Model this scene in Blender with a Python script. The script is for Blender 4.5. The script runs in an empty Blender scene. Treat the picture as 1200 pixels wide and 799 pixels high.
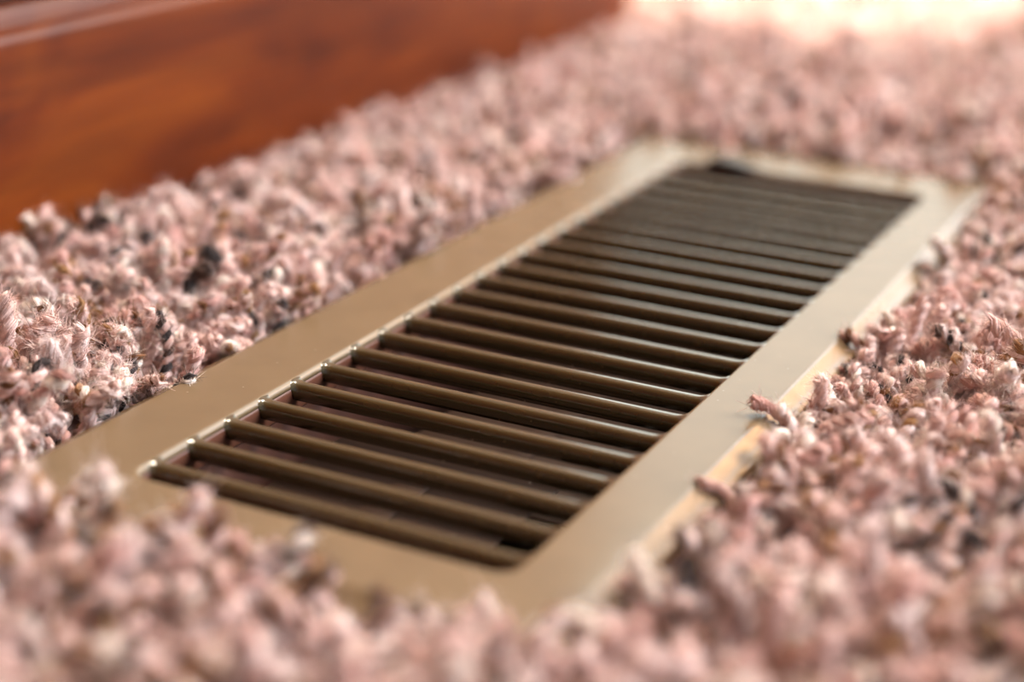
import bpy, math, random
import numpy as np
from mathutils import Matrix, Vector

S = bpy.context.scene
MM = 0.001

# ------------------------------------------------------------------ camera
R = Matrix(((0.8882154793, 0.4590346960, 0.0189844715),
            (-0.1779762132, 0.3056939781, 0.9353478814),
            (0.4235536918, -0.8341692512, 0.3532193802)))     # rows: right, up, back
cam_d = bpy.data.cameras.new('camera')
cam = bpy.data.objects.new('camera', cam_d)
S.collection.objects.link(cam)
cam.matrix_world = Matrix.Translation((0.24867, -0.29368, 0.17609)) @ R.transposed().to_4x4()
cam_d.sensor_width = 36
cam_d.lens = 60.1
cam_d.clip_start = 0.01
cam_d.clip_end = 50
cam_d.dof.use_dof = True
cam_d.dof.focus_distance = 0.464
cam_d.dof.aperture_fstop = 3.8
S.camera = cam

# ------------------------------------------------------------------ world, sun, large lamps, exposure
w = bpy.data.worlds.new('daylight'); S.world = w
w.use_nodes = True
w.node_tree.nodes['Background'].inputs[0].default_value = (0.93, 0.96, 1.0, 1)
w.node_tree.nodes['Background'].inputs[1].default_value = 0.22


def lamp(name, kind, loc, target, energy, color, **kw):
    d = bpy.data.lights.new(name, kind)
    d.energy = energy; d.color = color
    for k, v in kw.items():
        setattr(d, k, v)
    o = bpy.data.objects.new(name, d)
    S.collection.objects.link(o)
    o.location = loc
    o.rotation_euler = (Vector(target) - Vector(loc)).to_track_quat('-Z', 'Y').to_euler()
    return o


# sun, high, through the garden door in the back wall: only the far carpet is in its patch
lamp('sun', 'SUN', (0.14, 3.0, 4.0), (0.0, 2.47, 3.0), 22.0, (1.0, 0.95, 0.84), angle=0.03)
# the bright garden door itself, and an added unseen pane light for silver slat reflections
lamp('garden_door_light', 'AREA', (0.155, 1.66, 1.10), (0.155, 0, 1.10), 10.0, (0.93, 0.99, 1.0),
     shape='RECTANGLE', size=0.40, size_y=2.1)
lamp('slat_reflection_light', 'AREA', (-0.63, 1.66, 1.10), (-0.63, 0, 1.10), 10.5, (0.93, 1.0, 0.93),
     shape='RECTANGLE', size=1.08, size_y=2.1)
# a side window, to the right, beyond the register
lamp('side_window_light', 'AREA', (1.7, 1.0, 1.25), (0.1, 0.15, 0.0), 98.0, (0.78, 0.88, 1.0),
     shape='RECTANGLE', size=1.1, size_y=1.1)
# added light for white glints on the opening's lip; no window there
lamp('lip_glint_light', 'AREA', (1.02, 1.66, 1.05), (0.9, 0, 0.9), 8.0, (0.90, 0.97, 1.0),
     shape='RECTANGLE', size=0.7, size_y=0.9)
# added warm overhead fill that lifts the carpet; no lamp known there
lamp('overhead_fill_light', 'AREA', (-0.05, 1.05, 2.4), (0.0, 0.2, 0.0), 64.0, (1.0, 0.86, 0.70),
     shape='DISK', size=0.45)
# added orange light, reflected in the flange's right edge; no lamp there
lamp('warm_edge_fill_light', 'AREA', (0.57, 1.66, 0.76), (0.1, 0.1, 0.0), 4.2, (1.0, 0.44, 0.09),
     shape='RECTANGLE', size=0.34, size_y=0.40)

S.view_settings.view_transform = 'Standard'
S.view_settings.look = 'None'
S.view_settings.exposure = 0.35
S.view_settings.gamma = 1.0
S.view_settings.use_curve_mapping = False


# ------------------------------------------------------------------ helpers
def mesh_obj(name, verts, faces, mat, parent=None, smooth=True):
    me = bpy.data.meshes.new(name)
    me.from_pydata([tuple(v) for v in verts], [], faces)
    me.update()
    if smooth:
        me.shade_smooth()
    if mat:
        me.materials.append(mat)
    o = bpy.data.objects.new(name, me)
    S.collection.objects.link(o)
    if parent:
        o.parent = parent
    return o


def tag(o, label=None, cat=None, kind=None, group=None):
    if label: o['label'] = label
    if cat: o['category'] = cat
    if kind: o['kind'] = kind
    if group: o['group'] = group
    return o


def boxes(bs):
    V, F = [], []
    for (x0, x1, y0, y1, z0, z1) in bs:
        b = len(V)
        V += [(x0, y0, z0), (x1, y0, z0), (x1, y1, z0), (x0, y1, z0), (x0, y0, z1), (x1, y0, z1), (x1, y1, z1), (x0, y1, z1)]
        F += [[b + i for i in f] for f in ((0, 3, 2, 1), (4, 5, 6, 7), (0, 1, 5, 4), (1, 2, 6, 5), (2, 3, 7, 6), (3, 0, 4, 7))]
    return V, F


def new_mat(name):
    m = bpy.data.materials.new(name); m.use_nodes = True
    nt = m.node_tree
    return m, nt, nt.nodes['Principled BSDF']


def N(nt, t, **kw):
    n = nt.nodes.new(t)
    for k, v in kw.items():
        if k.startswith('i_'):
            n.inputs[k[2:].replace('_', ' ')].default_value = v
        else:
            setattr(n, k, v)
    return n


def ramp(nt, stops, interp='LINEAR'):
    r = nt.nodes.new('ShaderNodeValToRGB')
    cr = r.color_ramp; cr.interpolation = interp
    while len(cr.elements) > 1:
        cr.elements.remove(cr.elements[-1])
    for i, (p, c) in enumerate(stops):
        e = cr.elements[0] if i == 0 else cr.elements.new(p)
        e.position = p
        e.color = (*c, 1) if len(c) == 3 else c
    return r


# ------------------------------------------------------------------ materials
def paint(name, col, rough, spec=0.5):
    m, nt, b = new_mat(name)
    L = nt.links
    tc = N(nt, 'ShaderNodeTexCoord')
    n1 = N(nt, 'ShaderNodeTexNoise', i_Scale=60.0, i_Detail=4.0)
    L.new(tc.outputs['Object'], n1.inputs['Vector'])
    r = ramp(nt, [(0.3, tuple(c * 0.93 for c in col)), (0.7, tuple(c * 1.06 for c in col))])
    L.new(n1.outputs['Fac'], r.inputs['Fac'])
    # a few pale dust specks
    vo = N(nt, 'ShaderNodeTexVoronoi', i_Scale=170.0)
    L.new(tc.outputs['Object'], vo.inputs['Vector'])
    rs = ramp(nt, [(0.0, (1, 1, 1)), (0.035, (1, 1, 1)), (0.06, (0, 0, 0))])
    L.new(vo.outputs['Distance'], rs.inputs['Fac'])
    mx = N(nt, 'ShaderNodeMix', data_type='RGBA')
    mul = N(nt, 'ShaderNodeMath', operation='MULTIPLY'); mul.inputs[1].default_value = 0.22
    L.new(rs.outputs['Color'], mul.inputs[0])
    L.new(mul.outputs[0], mx.inputs['Factor'])
    L.new(r.outputs['Color'], mx.inputs['A'])
    mx.inputs['B'].default_value = (0.55, 0.47, 0.38, 1)
    L.new(mx.outputs['Result'], b.inputs['Base Color'])
    b.inputs['Roughness'].default_value = rough
    b.inputs['Specular IOR Level'].default_value = spec
    n2 = N(nt, 'ShaderNodeTexNoise', i_Scale=900.0, i_Detail=2.0)
    L.new(tc.outputs['Object'], n2.inputs['Vector'])
    bp = N(nt, 'ShaderNodeBump', i_Strength=0.06, i_Distance=0.0003)
    L.new(n2.outputs['Fac'], bp.inputs['Height'])
    L.new(bp.outputs['Normal'], b.inputs['Normal'])
    return m


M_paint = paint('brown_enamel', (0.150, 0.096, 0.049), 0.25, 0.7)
M_slat = paint('brown_enamel_shaded', (0.060, 0.040, 0.013), 0.20, 1.0)  # flange enamel again, darkened in colour for the slats' lack of light
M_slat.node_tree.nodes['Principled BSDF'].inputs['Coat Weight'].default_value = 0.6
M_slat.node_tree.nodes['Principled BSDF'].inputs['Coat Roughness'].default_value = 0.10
M_inner = paint('dark_brown_enamel', (0.05, 0.018, 0.011), 0.7, 0.1)
M_collar = paint('enamel_pink_bounce', (0.10, 0.034, 0.018), 0.4, 0.35)  # enamel reddened: pink bounce light put into the collar colour
M_damper = paint('damper_enamel', (0.034, 0.017, 0.010), 0.65, 0.12)

m, nt, b = new_mat('black_rubber'); M_black = m
b.inputs['Base Color'].default_value = (0.012, 0.011, 0.010, 1); b.inputs['Roughness'].default_value = 0.5
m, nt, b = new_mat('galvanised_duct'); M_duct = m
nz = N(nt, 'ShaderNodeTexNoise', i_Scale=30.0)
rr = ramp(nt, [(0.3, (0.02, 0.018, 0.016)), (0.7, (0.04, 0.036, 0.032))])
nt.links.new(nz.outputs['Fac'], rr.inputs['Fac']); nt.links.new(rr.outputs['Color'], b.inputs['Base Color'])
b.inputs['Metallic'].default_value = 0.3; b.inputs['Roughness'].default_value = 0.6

# cherry wood
def wood(name, dark, mid, light, rough):
    m, nt, b = new_mat(name)
    L = nt.links
    tc = N(nt, 'ShaderNodeTexCoord')
    mp = N(nt, 'ShaderNodeMapping'); mp.inputs['Scale'].default_value = (14, 5.5, 14)
    L.new(tc.outputs['Object'], mp.inputs['Vector'])
    n1 = N(nt, 'ShaderNodeTexNoise', i_Scale=1.6, i_Detail=5.0, i_Distortion=1.4)
    L.new(mp.outputs['Vector'], n1.inputs['Vector'])
    r1 = ramp(nt, [(0.3, dark), (0.5, mid), (0.72, light)])
    L.new(n1.outputs['Fac'], r1.inputs['Fac'])
    mp2 = N(nt, 'ShaderNodeMapping'); mp2.inputs['Scale'].default_value = (160, 6, 160)
    L.new(tc.outputs['Object'], mp2.inputs['Vector'])
    n2 = N(nt, 'ShaderNodeTexNoise', i_Scale=2.0, i_Detail=3.0)
    L.new(mp2.outputs['Vector'], n2.inputs['Vector'])
    r2 = ramp(nt, [(0.35, (0.72, 0.72, 0.72)), (0.65, (1, 1, 1))])
    L.new(n2.outputs['Fac'], r2.inputs['Fac'])
    mx = N(nt, 'ShaderNodeMix', data_type='RGBA', blend_type='MULTIPLY'); mx.inputs['Factor'].default_value = 1
    L.new(r1.outputs['Color'], mx.inputs['A']); L.new(r2.outputs['Color'], mx.inputs['B'])
    L.new(mx.outputs['Result'], b.inputs['Base Color'])
    b.inputs['Roughness'].default_value = rough
    b.inputs['Coat Weight'].default_value = 0.06; b.inputs['Coat Roughness'].default_value = 0.2
    b.inputs['Specular IOR Level'].default_value = 0.2
    return m


M_wood = wood('cherry_wood', (0.066, 0.008, 0.0005), (0.12, 0.0185, 0.0008), (0.175, 0.034, 0.0015), 0.42)
M_panel = wood('recess_shade_wood', (0.03, 0.008, 0.004), (0.05, 0.012, 0.005), (0.08, 0.02, 0.008), 0.4)  # shade of the recess put into a darker wood colour

m, nt, b = new_mat('wall_plaster'); M_wall = m
nz = N(nt, 'ShaderNodeTexNoise', i_Scale=40.0)
rr = ramp(nt, [(0.3, (0.70, 0.66, 0.58)), (0.7, (0.74, 0.70, 0.62))])
nt.links.new(nz.outputs['Fac'], rr.inputs['Fac']); nt.links.new(rr.outputs['Color'], b.inputs['Base Color'])
b.inputs['Roughness'].default_value = 0.9

m, nt, b = new_mat('carpet_backing'); M_back = m
nz = N(nt, 'ShaderNodeTexNoise', i_Scale=220.0, i_Detail=4.0)
rr = ramp(nt, [(0.35, (0.16, 0.07, 0.05)), (0.65, (0.52, 0.30, 0.26))])
nt.links.new(nz.outputs['Fac'], rr.inputs['Fac']); nt.links.new(rr.outputs['Color'], b.inputs['Base Color'])
b.inputs['Roughness'].default_value = 1.0

# yarn: every tuft carries its own dye (read from the tuft), two plies, space dyed along the strand
m, nt, b = new_mat('shag_yarn'); M_yarn = m
L = nt.links
aA = N(nt, 'ShaderNodeAttribute', attribute_type='INSTANCER', attribute_name='dye_a')
aB = N(nt, 'ShaderNodeAttribute', attribute_type='INSTANCER', attribute_name='dye_b')
pl = N(nt, 'ShaderNodeAttribute', attribute_type='GEOMETRY', attribute_name='ply')
al = N(nt, 'ShaderNodeAttribute', attribute_type='GEOMETRY', attribute_name='along')
PINK1, PINK2, PINK3 = (0.74, 0.49, 0.42), (0.80, 0.61, 0.55), (0.66, 0.37, 0.31)
CREAM, TAN, BROWN, CHAR = (0.82, 0.68, 0.58), (0.36, 0.18, 0.075), (0.17, 0.065, 0.022), (0.04, 0.027, 0.024)
rA = ramp(nt, [(0, PINK1), (0.38, PINK2), (0.66, PINK3), (0.78, CREAM), (0.91, TAN), (0.95, CHAR)], 'CONSTANT')
rB = ramp(nt, [(0, PINK1), (0.32, PINK2), (0.52, CREAM), (0.60, PINK3), (0.71, TAN), (0.80, BROWN), (0.90, CHAR)], 'CONSTANT')
L.new(aA.outputs['Fac'], rA.inputs['Fac']); L.new(aB.outputs['Fac'], rB.inputs['Fac'])
mx = N(nt, 'ShaderNodeMix', data_type='RGBA')
L.new(pl.outputs['Fac'], mx.inputs['Factor']); L.new(rA.outputs['Color'], mx.inputs['A']); L.new(rB.outputs['Color'], mx.inputs['B'])
# space dye
ad = N(nt, 'ShaderNodeMath', operation='MULTIPLY_ADD'); ad.inputs[1].default_value = 173.0
L.new(aB.outputs['Fac'], ad.inputs[0])
ml = N(nt, 'ShaderNodeMath', operation='MULTIPLY'); ml.inputs[1].default_value = 3.2
L.new(al.outputs['Fac'], ml.inputs[0]); L.new(ml.outputs[0], ad.inputs[2])
nz = N(nt, 'ShaderNodeTexNoise', noise_dimensions='1D', i_Scale=1.0, i_Detail=1.0)
L.new(ad.outputs[0], nz.inputs['W'])
rd = ramp(nt, [(0.57, (0, 0, 0)), (0.65, (1, 1, 1))])
L.new(nz.outputs['Fac'], rd.inputs['Fac'])
m2 = N(nt, 'ShaderNodeMix', data_type='RGBA')
mm_ = N(nt, 'ShaderNodeMath', operation='MULTIPLY'); mm_.inputs[1].default_value = 0.22
L.new(rd.outputs['Color'], mm_.inputs[0]); L.new(mm_.outputs[0], m2.inputs['Factor'])
L.new(mx.outputs['Result'], m2.inputs['A']); m2.inputs['B'].default_value = (0.26, 0.11, 0.05, 1)
L.new(m2.outputs['Result'], b.inputs['Base Color'])
b.inputs['Roughness'].default_value = 0.85
b.inputs['Specular IOR Level'].default_value = 0.15
b.inputs['Sheen Weight'].default_value = 0.35
b.inputs['Sheen Roughness'].default_value = 0.4
b.inputs['Sheen Tint'].default_value = (1.0, 0.88, 0.84, 1)
tc = N(nt, 'ShaderNodeTexCoord')
nf = N(nt, 'ShaderNodeTexNoise', i_Scale=2600.0, i_Detail=3.0)
L.new(tc.outputs['Object'], nf.inputs['Vector'])
bp = N(nt, 'ShaderNodeBump', i_Strength=0.7, i_Distance=0.0003)
L.new(nf.outputs['Fac'], bp.inputs['Height']); L.new(bp.outputs['Normal'], b.inputs['Normal'])

# ------------------------------------------------------------------ setting
FZ = -0.009                       # top of the carpet backing; the flange top is z = 0
HX0, HX1, HY0, HY1 = -0.006, 0.1075, -0.009, 0.348        # hole for the duct
fl = boxes([(-1.5, HX0, -1.2, 1.7, -0.03, FZ - 0.002), (HX1, 3.0, -1.2, 1.7, -0.03, FZ - 0.002),
            (HX0, HX1, -1.2, HY0, -0.03, FZ - 0.002), (HX0, HX1, HY1, 1.7, -0.03, FZ - 0.002)])
tag(mesh_obj('floor', *fl, M_back, smooth=False), 'floor under the pink shag carpet', 'floor', 'structure')

# back wall with a tall garden door opening (out of frame, lets the sun in)
wb = boxes([(-1.5, -1.2, 1.7, 1.8, -0.03, 2.5), (0.35, 3.0, 1.7, 1.8, -0.03, 2.5), (-0.08, -0.05, 1.7, 1.8, -0.03, 2.26), (-1.2, 0.35, 1.7, 1.8, 2.26, 2.5)])
tag(mesh_obj('wall_back', *wb, M_wall, smooth=False), 'pale plaster wall with a garden door opening', 'wall', 'structure')
tag(mesh_obj('ceiling', *boxes([(-1.5, 3.0, -1.4, 1.8, 2.5, 2.6)]), M_wall, smooth=False), 'pale plaster ceiling', 'ceiling', 'structure')
WX = -0.1415
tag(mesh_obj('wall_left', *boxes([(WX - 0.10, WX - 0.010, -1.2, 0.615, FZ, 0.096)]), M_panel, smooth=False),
    'recess above the cherry baseboard with its shade painted in', 'wall', 'structure')
tag(mesh_obj('trim_1', *boxes([(WX - 0.10, WX - 0.001, -1.2, 0.615, 0.096, 2.5)]), M_wood, smooth=False),
    'cherry wood panelling above the baseboard', 'panelling', 'structure')
# baseboard profile (x, z) extruded along y
prof = [(WX - 0.0099, -0.012), (WX, -0.012), (WX, 0.0678)]
for k in range(1, 9):
    a = k / 8 * math.pi / 2 * 0.94
    prof.append((WX - 0.0040 * (1 - math.cos(a)), 0.0678 + 0.0046 * math.sin(a)))
prof += [(WX - 0.0046, 0.0728), (WX - 0.0049, 0.0735), (WX - 0.0054, 0.0790), (WX - 0.0062, 0.0796), (WX - 0.0099, 0.0798)]
ys = [-1.2, 0.615]
V = [(x, y, z) for y in ys for (x, z) in prof]
n = len(prof)
F = [[i, (i + 1) % n, n + (i + 1) % n, n + i] for i in range(n)] + [list(range(n))[::-1], [n + i for i in range(n)]]
bb = mesh_obj('baseboard_left', V, F, M_wood)
mod = bb.modifiers.new('edge', 'EDGE_SPLIT'); mod.split_angle = math.radians(50)
tag(bb, 'glossy reddish cherry wood baseboard with rounded top edge', 'baseboard', 'structure')

# ------------------------------------------------------------------ floor register
reg = bpy.data.objects.new('floor_register', None); S.collection.objects.link(reg)
reg.location = (0.0508, 0.171, FZ)
tag(reg, 'brown enamelled metal floor vent register set into the pink shag carpet', 'vent')
reg_inv = Matrix.Translation((-0.0508, -0.171, -FZ))


def part(name, V, F, mat, parent=reg, smooth=True):
    o = mesh_obj(name, V, F, mat, parent, smooth)
    o.matrix_parent_inverse = Matrix.Translation((-0.0508, -0.171, -FZ)) if parent is reg else Matrix()
    return o


NC = 9


def rrect(x0, x1, y0, y1, r, z):
    pts = []
    for cx, cy, a0 in ((x1 - r, y1 - r, 0), (x0 + r, y1 - r, 90), (x0 + r, y0 + r, 180), (x1 - r, y0 + r, 270)):
        for k in range(NC):
            a = math.radians(a0 + 90 * k / (NC - 1))
            pts.append((cx + r * math.cos(a), cy + r * math.sin(a), z))
    return pts


def loops_mesh(loops, close=False):
    V = [p for l in loops for p in l]; n = len(loops[0]); F = []
    m_ = len(loops)
    for j in range(m_ - (0 if close else 1)):
        for i in range(n):
            a = j * n + i; b_ = j * n + (i + 1) % n
            c = ((j + 1) % m_) * n + (i + 1) % n; d = ((j + 1) % m_) * n + i
            F.append([a, b_, c, d])
    return V, F


OX0, OX1, OY0, OY1 = 0.0, 0.1016, -0.0032, 0.342              # opening
CX0, CX1, CY0, CY1 = -0.0252, 0.1198, -0.024, 0.372       # crease of the flange
lp = []
def crease(off, z, r=0.004):
    lp.append(rrect(CX0 - off, CX1 + off, CY0 - off, CY1 + off, r + max(off, -0.002), z * 1.0))
crease(0.0054, -0.0076); crease(0.0064, -0.0074); crease(0.0067, -0.0068); crease(0.0067, -0.0040)
crease(0.0064, -0.0032); crease(0.0058, -0.0028); crease(0.0044, -0.00225); crease(0.0039, -0.0020)
crease(0.0013, -0.0006); crease(0.0009, -0.00035); crease(0.0004, -0.00012); crease(-0.0001, -0.00003); crease(-0.0007, 0.0)
lp.append(rrect(CX0 + 0.006, CX1 - 0.006, CY0 + 0.006, CY1 - 0.006, 0.004, 0.0))
RB = 0.0017
lp.append(rrect(OX0 - RB - 0.0005, OX1 + RB + 0.0005, OY0 - RB - 0.0005, OY1 + RB + 0.0005, 0.0045 + RB, 0.0))
for k in range(0, 6):
    a = k / 6 * math.pi / 2
    off = RB * (1 - math.sin(a))
    lp.append(rrect(OX0 - off, OX1 + off, OY0 - off, OY1 + off, 0.0045 + off, -RB * (1 - math.cos(a))))
lp.append(rrect(OX0, OX1, OY0, OY1, 0.0045, -0.0021))
lp.append(rrect(OX0 - 0.0008, OX1 + 0.0008, OY0 - 0.0008, OY1 + 0.0008, 0.005, -0.0021))
lp.append(rrect(OX0 - 0.0008 - RB, OX1 + 0.0008 + RB, OY0 - 0.0008 - RB, OY1 + 0.0008 + RB, 0.006, -0.0014))
lp.append(rrect(CX0 + 0.002, CX1 - 0.002, CY0 + 0.002, CY1 - 0.002, 0.004, -0.0014))
V, F = loops_mesh(lp, close=True)
part('flange', V, F, M_paint)

# the turned-down inside of the opening
cl = [rrect(OX0 + o_, OX1 - o_, OY0 + o_, OY1 - o_, 0.0045 - o_, z) for o_, z in
      ((-0.0001, -0.0018), (0.0002, -0.0030), (0.0003, -0.0046), (-0.0001, -0.0060), (0.0004, -0.0085), (-0.0006, -0.0095), (-0.0010, -0.0060), (-0.0010, -0.0020))]
V, F = loops_mesh(cl, close=True)
o = part('collar', V, F, M_collar)
o['label'] = 'inner collar of the opening, reddened by painted pink bounce'

# box under the grille
bx = [rrect(OX0 - 0.0012, OX1 + 0.0012, OY0 - 0.0012, OY1 + 0.0012, 0.004, -0.0090),
      rrect(OX0 - 0.0012, OX1 + 0.0012, OY0 - 0.0012, OY1 + 0.0012, 0.004, -0.0480),
      rrect(OX0 - 0.0022, OX1 + 0.0022, OY0 - 0.0022, OY1 + 0.0022, 0.004, -0.0480),
      rrect(OX0 - 0.0022, OX1 + 0.0022, OY0 - 0.0022, OY1 + 0.0022, 0.004, -0.0090)]
V, F = loops_mesh(bx, close=True)
part('damper_box', V, F, M_inner)

# slats: rounded bars that swell into the flange at both ends
Y0, PITCH, NS = 0.00525, 0.015157, 22
def slat_mesh():
    W = OX1 - OX0
    ts = (-0.0013, -0.0009, -0.0005, -0.0001, 0.0002, 0.0008, 0.0015, 0.0024, 0.0036, 0.0060)
    xs = list(ts) + [W / 2] + [W - t for t in ts[::-1]]
    V = []
    for x in xs:
        e = min(x, W - x)
        f = min(1.0, max(0.0, 1 - (e + 0.0012) / 0.0042)) ** 2
        g = min(1.0, max(0.0, 1 - (e + 0.0012) / 0.0030)) ** 1.3
        top = -0.0007 + 0.00062 * g
        w = 1 + 0.7 * f
        h = 0.0047 if e >= 0 else 0.0016
        ring = [(0.0016, -1.0), (0.0020, -0.5), (0.00205, -0.16), (0.0020, -0.085), (0.0018, -0.045), (0.0014, -0.024), (0.0008, -0.010),
                (0.0002, 0.0), (-0.0004, -0.018), (-0.0009, -0.085), (-0.0013, -0.19), (-0.00165, -0.36), (-0.0018, -0.60), (-0.0015, -1.0),
                (-0.0010, -1.0), (-0.0012, -0.7), (0.0011, -0.7), (0.0011, -1.0)]
        V += [(x, y * w, top + z * h) for y, z in ring]
        n = len(ring)
    F = []
    for j in range(len(xs) - 1):
        for i in range(n):
            F.append([j * n + i, (j + 1) * n + i, (j + 1) * n + (i + 1) % n, j * n + (i + 1) % n])
    F.append(list(range(n))); F.append([(len(xs) - 1) * n + i for i in range(n)][::-1])
    return V, F
V, F = slat_mesh()
s0 = None
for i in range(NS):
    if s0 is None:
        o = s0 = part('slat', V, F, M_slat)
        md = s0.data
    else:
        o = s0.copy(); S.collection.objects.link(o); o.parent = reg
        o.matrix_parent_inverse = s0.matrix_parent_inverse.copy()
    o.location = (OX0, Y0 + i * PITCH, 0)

# damper blades below the slats, a pivot rod along the side
def bar(x0, x1, y0, y1, z0, z1, bev=0.0004):
    lo = [rrect(x0 + o_, x1 - o_, y0 + o_, y1 - o_, 0.0012, z) for o_, z in ((0.0006, z0), (0, z0 + bev), (0, z1 - bev), (bev, z1))]
    V, F = loops_mesh(lo)
    n = len(lo[0])
    F.append(list(range(n))[::-1]); F.append([3 * n + i for i in range(n)])
    return V, F
db = part('damper_blade', *bar(0.0068, 0.0752, 0.004, 0.078, -0.0212, -0.0200), M_damper)
d2 = part('damper_blade', *bar(0.0068, 0.0752, 0.086, 0.337, -0.0362, -0.0350), M_damper)
for bl, ya, yb, zz in ((db, 0.004, 0.078, -0.0201), (d2, 0.086, 0.337, -0.0351)):
    # stiffening rib pressed along each blade
    V, F = bar(0.036, 0.046, ya + 0.008, yb - 0.008, zz, zz + 0.0013, 0.0006)
    rb = mesh_obj('stiffening_rib', V, F, M_damper, bl)
V, F = [], []
for j, y in enumerate((0.0008, 0.3412)):
    for k in range(10):
        a = 2 * math.pi * k / 10
        V.append((0.0856 + 0.0022 * math.cos(a), y, -0.027 + 0.0022 * math.sin(a)))
F = [[k, (k + 1) % 10, 10 + (k + 1) % 10, 10 + k] for k in range(10)]
part('damper_rod', V, F, M_black)

# control lever in its notch at the far end of the grille
lev = []
for x, hw, z in ((0.012, 0.0022, -0.001), (0.0135, 0.0035, 0.0012), (0.020, 0.0042, 0.0026), (0.0265, 0.0036, 0.0016), (0.033, 0.0020, -0.0005), (0.040, 0.0010, -0.001)):
    lev.append([(x, 0.3475 - 0.002 + hw * math.cos(a) * 1.4, z - 0.0012 + 0.0022 * math.sin(a)) for a in [2 * math.pi * k / 10 for k in range(10)]])
V, F = loops_mesh(lev); F.append(list(range(10))[::-1]); F.append([50 + k for k in range(10)])
o = part('damper_lever', V, F, M_black)
o['label'] = 'black damper lever at the far end'

# duct below, dark
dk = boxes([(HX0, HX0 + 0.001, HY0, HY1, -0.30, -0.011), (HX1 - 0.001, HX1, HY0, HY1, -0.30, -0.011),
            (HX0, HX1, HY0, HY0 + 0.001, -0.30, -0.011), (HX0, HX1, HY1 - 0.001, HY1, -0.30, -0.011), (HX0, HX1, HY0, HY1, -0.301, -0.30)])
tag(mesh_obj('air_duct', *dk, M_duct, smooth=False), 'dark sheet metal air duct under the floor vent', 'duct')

# ------------------------------------------------------------------ carpet
rng = np.random.default_rng(21)
NP = 34


def tube(path, rad, sides, ply, along, cap=True):
    """verts, faces of a tube along path (n,3)"""
    n = len(path)
    T = np.gradient(path, axis=0); T /= np.linalg.norm(T, axis=1)[:, None]
    up = np.array([0.31, 0.87, 0.38]); V = np.zeros((n, sides, 3))
    u = np.cross(T[0], up); u /= np.linalg.norm(u)
    for i in range(n):
        u = u - T[i] * (u @ T[i]); u /= np.linalg.norm(u)
        v = np.cross(T[i], u)
        a = np.arange(sides) * 2 * np.pi / sides
        V[i] = path[i] + rad[i] * (np.cos(a)[:, None] * u + np.sin(a)[:, None] * v)
    F = []
    for i in range(n - 1):
        for k in range(sides):
            F.append((i * sides + k, i * sides + (k + 1) % sides, (i + 1) * sides + (k + 1) % sides, (i + 1) * sides + k))
    V = V.reshape(-1, 3)
    if cap and sides > 3:
        F.append(tuple((n - 1) * sides + k for k in range(sides)))
    al_ = np.repeat(along, sides)
    return V, F, np.full(len(V), ply), al_


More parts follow.
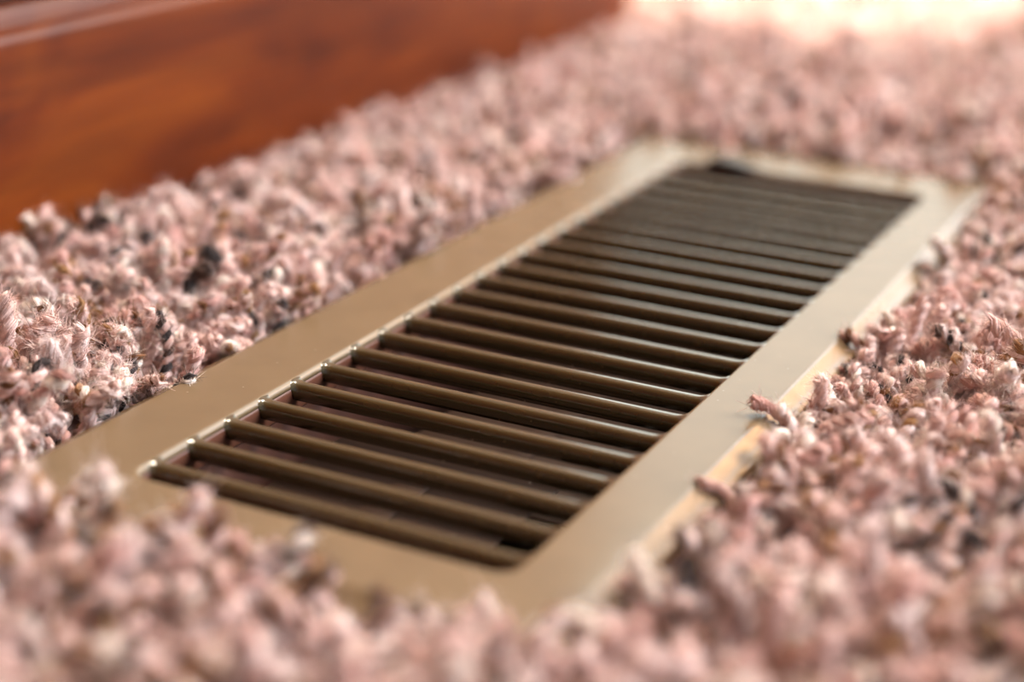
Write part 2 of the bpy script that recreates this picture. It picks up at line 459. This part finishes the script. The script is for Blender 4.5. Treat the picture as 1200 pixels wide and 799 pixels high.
def prototype():
    n = 22
    length = rng.uniform(17.5, 24.0)
    # centre line: grows up, bends, curls over at the tip
    bend = rng.uniform(0.9, 2.5); az = rng.uniform(0, 2 * np.pi); azr = rng.normal(0, 1.5)
    p = np.zeros(3); pts = []
    st = length / (n - 1)
    kink = rng.normal(0, 0.28, (n, 2)); kink = np.cumsum(kink, 0) * 0.35
    for i in range(n):
        t = i / (n - 1)
        pts.append(p.copy())
        th = bend * max(0.0, t - 0.12) ** 1.3 + kink[i, 0] * 0.5
        ph = az + azr * t + kink[i, 1]
        p = p + st * np.array([math.sin(th) * math.cos(ph), math.sin(th) * math.sin(ph), math.cos(th)])
    c = np.array(pts)
    T = np.gradient(c, axis=0); T /= np.linalg.norm(T, axis=1)[:, None]
    u = np.cross(T[0], [0.3, 0.9, 0.2]); u /= np.linalg.norm(u)
    tw = 2 * np.pi * length / rng.uniform(4.3, 6.8); ph0 = rng.uniform(0, 6.28)
    t = np.linspace(0, 1, n)
    unr = np.clip((t - 0.78) / 0.22, 0, 1)
    A = np.zeros((n, 3)); B = np.zeros((n, 3))
    for i in range(n):
        u = u - T[i] * (u @ T[i]); u /= np.linalg.norm(u); v = np.cross(T[i], u)
        a = ph0 + tw * t[i]
        d = math.cos(a) * u + math.sin(a) * v
        sep = 0.83 + 0.85 * unr[i]
        A[i] = c[i] + d * sep; B[i] = c[i] - d * sep
    out = []
    hairs = []
    for ply, P in ((0.0, A), (1.0, B)):
        r = 1.00 + 0.15 * np.sin(t * 19 + rng.uniform(0, 6)) + rng.normal(0, 0.04, n)
        r *= rng.uniform(0.92, 1.12) * (0.84 if ply else 1.0)
        r *= 1 + 0.22 * unr
        r[-1] *= 0.08; r[-2] *= 0.72; r[-3] *= 0.95
        out.append(tube(P, r * 0.93, 8, ply, t))
        Tp = np.gradient(P, axis=0); Tp /= np.linalg.norm(Tp, axis=1)[:, None]
        # frame carried along the ply
        Un = np.zeros((n, 3)); q = np.cross(Tp[0], [0.5, 0.2, 0.8]); q /= np.linalg.norm(q)
        for i in range(n):
            q = q - Tp[i] * (q @ Tp[i]); q /= np.linalg.norm(q); Un[i] = q
        Vn = np.cross(Tp, Un)
        # fibres wound round the ply, fraying at the tip
        for h in range(24):
            a0 = rng.uniform(0, 6.28); ws = rng.uniform(3.0, 7.0)
            i0 = rng.integers(2, 9); i1 = n - rng.integers(0, 4)
            idx = np.arange(i0, i1)
            a = a0 + ws * t[idx]
            rr_ = r[idx] * (0.97 + 0.10 * np.sin(t[idx] * rng.uniform(8, 20) + rng.uniform(0, 6)))
            rr_ = np.maximum(rr_, 0.5) + unr[idx] ** 2 * rng.uniform(0, 0.7)
            fp = P[idx] + rr_[:, None] * (np.cos(a)[:, None] * Un[idx] + np.sin(a)[:, None] * Vn[idx])
            fr = np.full(len(idx), rng.uniform(0.09, 0.15)); fr[-1] *= 0.3
            hairs.append(tube(fp, fr, 3, ply, t[idx], cap=False))
        # stray fuzz
        for h in range(95):
            ti = rng.uniform(0.12, 1.0) ** 0.6 * (n - 1); i = min(int(ti), n - 2)
            q = P[i] + (P[i + 1] - P[i]) * (ti - i)
            d = rng.normal(0, 1, 3); d -= Tp[i] * (d @ Tp[i]); d /= np.linalg.norm(d)
            ln = rng.uniform(0.8, 3.2)
            dirn = d * rng.uniform(0.3, 1.0) + Tp[i] * rng.uniform(-0.2, 1.0) + rng.normal(0, 0.2, 3)
            dirn /= np.linalg.norm(dirn)
            cv = rng.normal(0, 0.45, 3)
            hp = np.array([q + d * r[i] * 0.9 + dirn * ln * s + cv * ln * s * s for s in (0, 0.35, 0.7, 1.0)])
            hairs.append(tube(hp, np.array([0.066, 0.060, 0.050, 0.02]), 3, ply, np.full(4, ti / (n - 1)), cap=False))
    return out + hairs


allV, allF, allP, allA, allI = [], [], [], [], []
base = 0
for k in range(NP):
    for V, F, pl_, al_ in prototype():
        allV.append(V); allP.append(pl_); allA.append(al_); allI.append(np.full(len(V), k))
        allF += [tuple(i + base for i in f) for f in F]
        base += len(V)
PV = np.concatenate(allV) * MM; PP = np.concatenate(allP); PA = np.concatenate(allA); PI_ = np.concatenate(allI)


# smooth random field for clumping
def field(scale, seed):
    r_ = np.random.default_rng(seed)
    k = r_.normal(0, 1, (10, 2)); k /= np.linalg.norm(k, axis=1)[:, None]
    k *= (2 * np.pi / scale) * r_.uniform(0.6, 1.6, (10, 1)); ph = r_.uniform(0, 6.28, 10)
    return lambda x, y: np.sin(np.outer(x, k[:, 0]) + np.outer(y, k[:, 1]) + ph).sum(1) / math.sqrt(5)


SP = 0.0049
gx = np.arange(-0.45, 0.46, SP); gy = np.arange(-0.20, 1.02, SP)
X, Y = np.meshgrid(gx, gy); X = X.ravel(); Y = Y.ravel()
X = X + rng.uniform(-0.45, 0.45, len(X)) * SP; Y = Y + rng.uniform(-0.45, 0.45, len(Y)) * SP
X = np.where(Y < 0.620, np.maximum(X, WX + 0.0026 + 0.0 * X), X)
mg = 0.0022
ex0, ex1, ey0, ey1 = CX0 - 0.0068 - mg - 0.0008, CX1 + 0.0068 + mg + 0.0012, CY0 - 0.0066 - mg, CY1 + 0.0066 + mg
keep = (X < ex0) | (X > ex1) | (Y < ey0) | (Y > ey1)
# keep clear of the right of the view where nothing shows
keep &= (X < 0.30) | (Y < 0.55)
keep &= (X > WX + 0.0027) | (Y > 0.620)
X, Y = X[keep], Y[keep]
nT = len(X)
f1, f2, f3, f4 = field(0.022, 1), field(0.022, 2), field(0.034, 3), field(0.09, 4)
lx = 0.38 * f1(X, Y) + rng.normal(0, 0.22, nT)
ly = 0.38 * f2(X, Y) + rng.normal(0, 0.22, nT)
# signed push outwards over the flange edge, weak
dx = np.maximum(ex0 - X, X - ex1); dy = np.maximum(ey0 - Y, Y - ey1)
dist = np.where((dx > 0) & (dy > 0), np.hypot(np.maximum(dx, 0), np.maximum(dy, 0)), np.maximum(dx, dy))
near = np.exp(-dist / 0.006)
sx = np.where(X < ex0, 1, np.where(X > ex1, -1, 0)); sy = np.where(Y < ey0, 1, np.where(Y > ey1, -1, 0))
lx += near * np.where(sx < 0, 0.10, sx * -0.06); ly += near * np.where(sy > 0, 0.26, np.where(sy < 0, -0.40, 0.0))
wall = np.exp(-(X - WX) / 0.010); lx += wall * 0.25
rz = rng.uniform(0, 2 * np.pi, nT)
sc = 1.0 + 0.13 * f3(X, Y) + 0.07 * f4(X, Y) + rng.normal(0, 0.12, nT)
sc *= 1 - np.where(sy != 0, 0.0, np.where(sx < 0, 0.30, 0.14)) * near
front = np.exp(-((X + 0.01) / 0.085) ** 2) * (Y < ey0) - 0.3 * np.exp(-((Y + 0.005) / 0.03) ** 2) * (X < ex0) * (X > ex0 - 0.02)
sc *= 1 + 0.15 * front
sc *= 1 + 0.12 * np.exp(-(X - WX) / 0.03) * np.clip((0.13 - Y) / 0.05, 0, 1)
sc *= 1 - 0.24 * np.exp(-(X - WX) / 0.03) * np.clip((Y - 0.13) / 0.06, 0, 1) * (Y < 0.62)
sc = np.clip(sc, 0.6, 1.7)
# euler: tilt (rx about x, ry about y) after a spin about z  -> build from matrices
rot = np.zeros((nT, 3))
for i in range(nT):
    t_ = Matrix.Rotation(max(-1, min(1, lx[i])), 3, 'Y') @ Matrix.Rotation(-max(-1, min(1, ly[i])), 3, 'X') @ Matrix.Rotation(rz[i], 3, 'Z')
    rot[i] = t_.to_euler()
nV = len(PV)
me = bpy.data.meshes.new('shag_carpet')
Z = np.full(nT, FZ - 0.001)
co = np.concatenate([PV, np.stack([X, Y, Z], 1)])
me.from_pydata(co.tolist(), [], allF)
me.shade_smooth()
me.materials.append(M_yarn)


def attr(name, typ, vals, key='value'):
    a = me.attributes.new(name, typ, 'POINT')
    a.data.foreach_set(key, np.ascontiguousarray(vals).ravel())


zt = np.zeros(nT); zv = np.zeros(nV)
attr('proto', 'INT', np.concatenate([PI_, np.full(nT, -1)]).astype(np.int32))
attr('ply', 'FLOAT', np.concatenate([PP, zt]).astype(np.float32))
attr('along', 'FLOAT', np.concatenate([PA, zt]).astype(np.float32))
attr('dye_a', 'FLOAT', np.concatenate([zv, rng.uniform(0, 1, nT)]).astype(np.float32))
attr('dye_b', 'FLOAT', np.concatenate([zv, rng.uniform(0, 1, nT)]).astype(np.float32))
attr('pick', 'INT', np.concatenate([zv, rng.integers(0, NP, nT)]).astype(np.int32))
attr('turn', 'FLOAT_VECTOR', np.concatenate([np.zeros((nV, 3)), rot]).astype(np.float32), 'vector')
scv = np.stack([0.5 + 0.5 * sc, 0.5 + 0.5 * sc, sc], 1)
attr('size', 'FLOAT_VECTOR', np.concatenate([np.ones((nV, 3)), scv]).astype(np.float32), 'vector')
carpet = bpy.data.objects.new('shag_carpet', me); S.collection.objects.link(carpet)
tag(carpet, 'thick pink shag carpet with brown and charcoal flecks all around the metal floor vent', 'carpet', 'stuff')

ng = bpy.data.node_groups.new('tufting', 'GeometryNodeTree')
ng.interface.new_socket('Geometry', in_out='INPUT', socket_type='NodeSocketGeometry')
ng.interface.new_socket('Geometry', in_out='OUTPUT', socket_type='NodeSocketGeometry')
gi = ng.nodes.new('NodeGroupInput'); go = ng.nodes.new('NodeGroupOutput')


def na(name, typ):
    a = ng.nodes.new('GeometryNodeInputNamedAttribute'); a.data_type = typ
    a.inputs['Name'].default_value = name
    return a.outputs['Attribute']


cmp_ = ng.nodes.new('FunctionNodeCompare'); cmp_.data_type = 'INT'; cmp_.operation = 'LESS_THAN'
pr = na('proto', 'INT')
ints = [s for s in cmp_.inputs if s.type == 'INT']
ng.links.new(pr, ints[0]); ints[1].default_value = 0
sep = ng.nodes.new('GeometryNodeSeparateGeometry'); sep.domain = 'POINT'
ng.links.new(gi.outputs[0], sep.inputs['Geometry']); ng.links.new(cmp_.outputs[0], sep.inputs['Selection'])
spl = ng.nodes.new('GeometryNodeSplitToInstances'); spl.domain = 'POINT'
ng.links.new(sep.outputs['Inverted'], spl.inputs['Geometry']); ng.links.new(pr, spl.inputs['Group ID'])
iop = ng.nodes.new('GeometryNodeInstanceOnPoints')
ng.links.new(sep.outputs['Selection'], iop.inputs['Points'])
ng.links.new(spl.outputs['Instances'], iop.inputs['Instance'])
iop.inputs['Pick Instance'].default_value = True
ng.links.new(na('pick', 'INT'), iop.inputs['Instance Index'])
e2r = ng.nodes.new('FunctionNodeEulerToRotation')
ng.links.new(na('turn', 'FLOAT_VECTOR'), e2r.inputs[0]); ng.links.new(e2r.outputs[0], iop.inputs['Rotation'])
ng.links.new(na('size', 'FLOAT_VECTOR'), iop.inputs['Scale'])
ng.links.new(iop.outputs['Instances'], go.inputs[0])
gm = carpet.modifiers.new('tufting', 'NODES'); gm.node_group = ng
print('tufts', nT, 'prototype verts', nV)
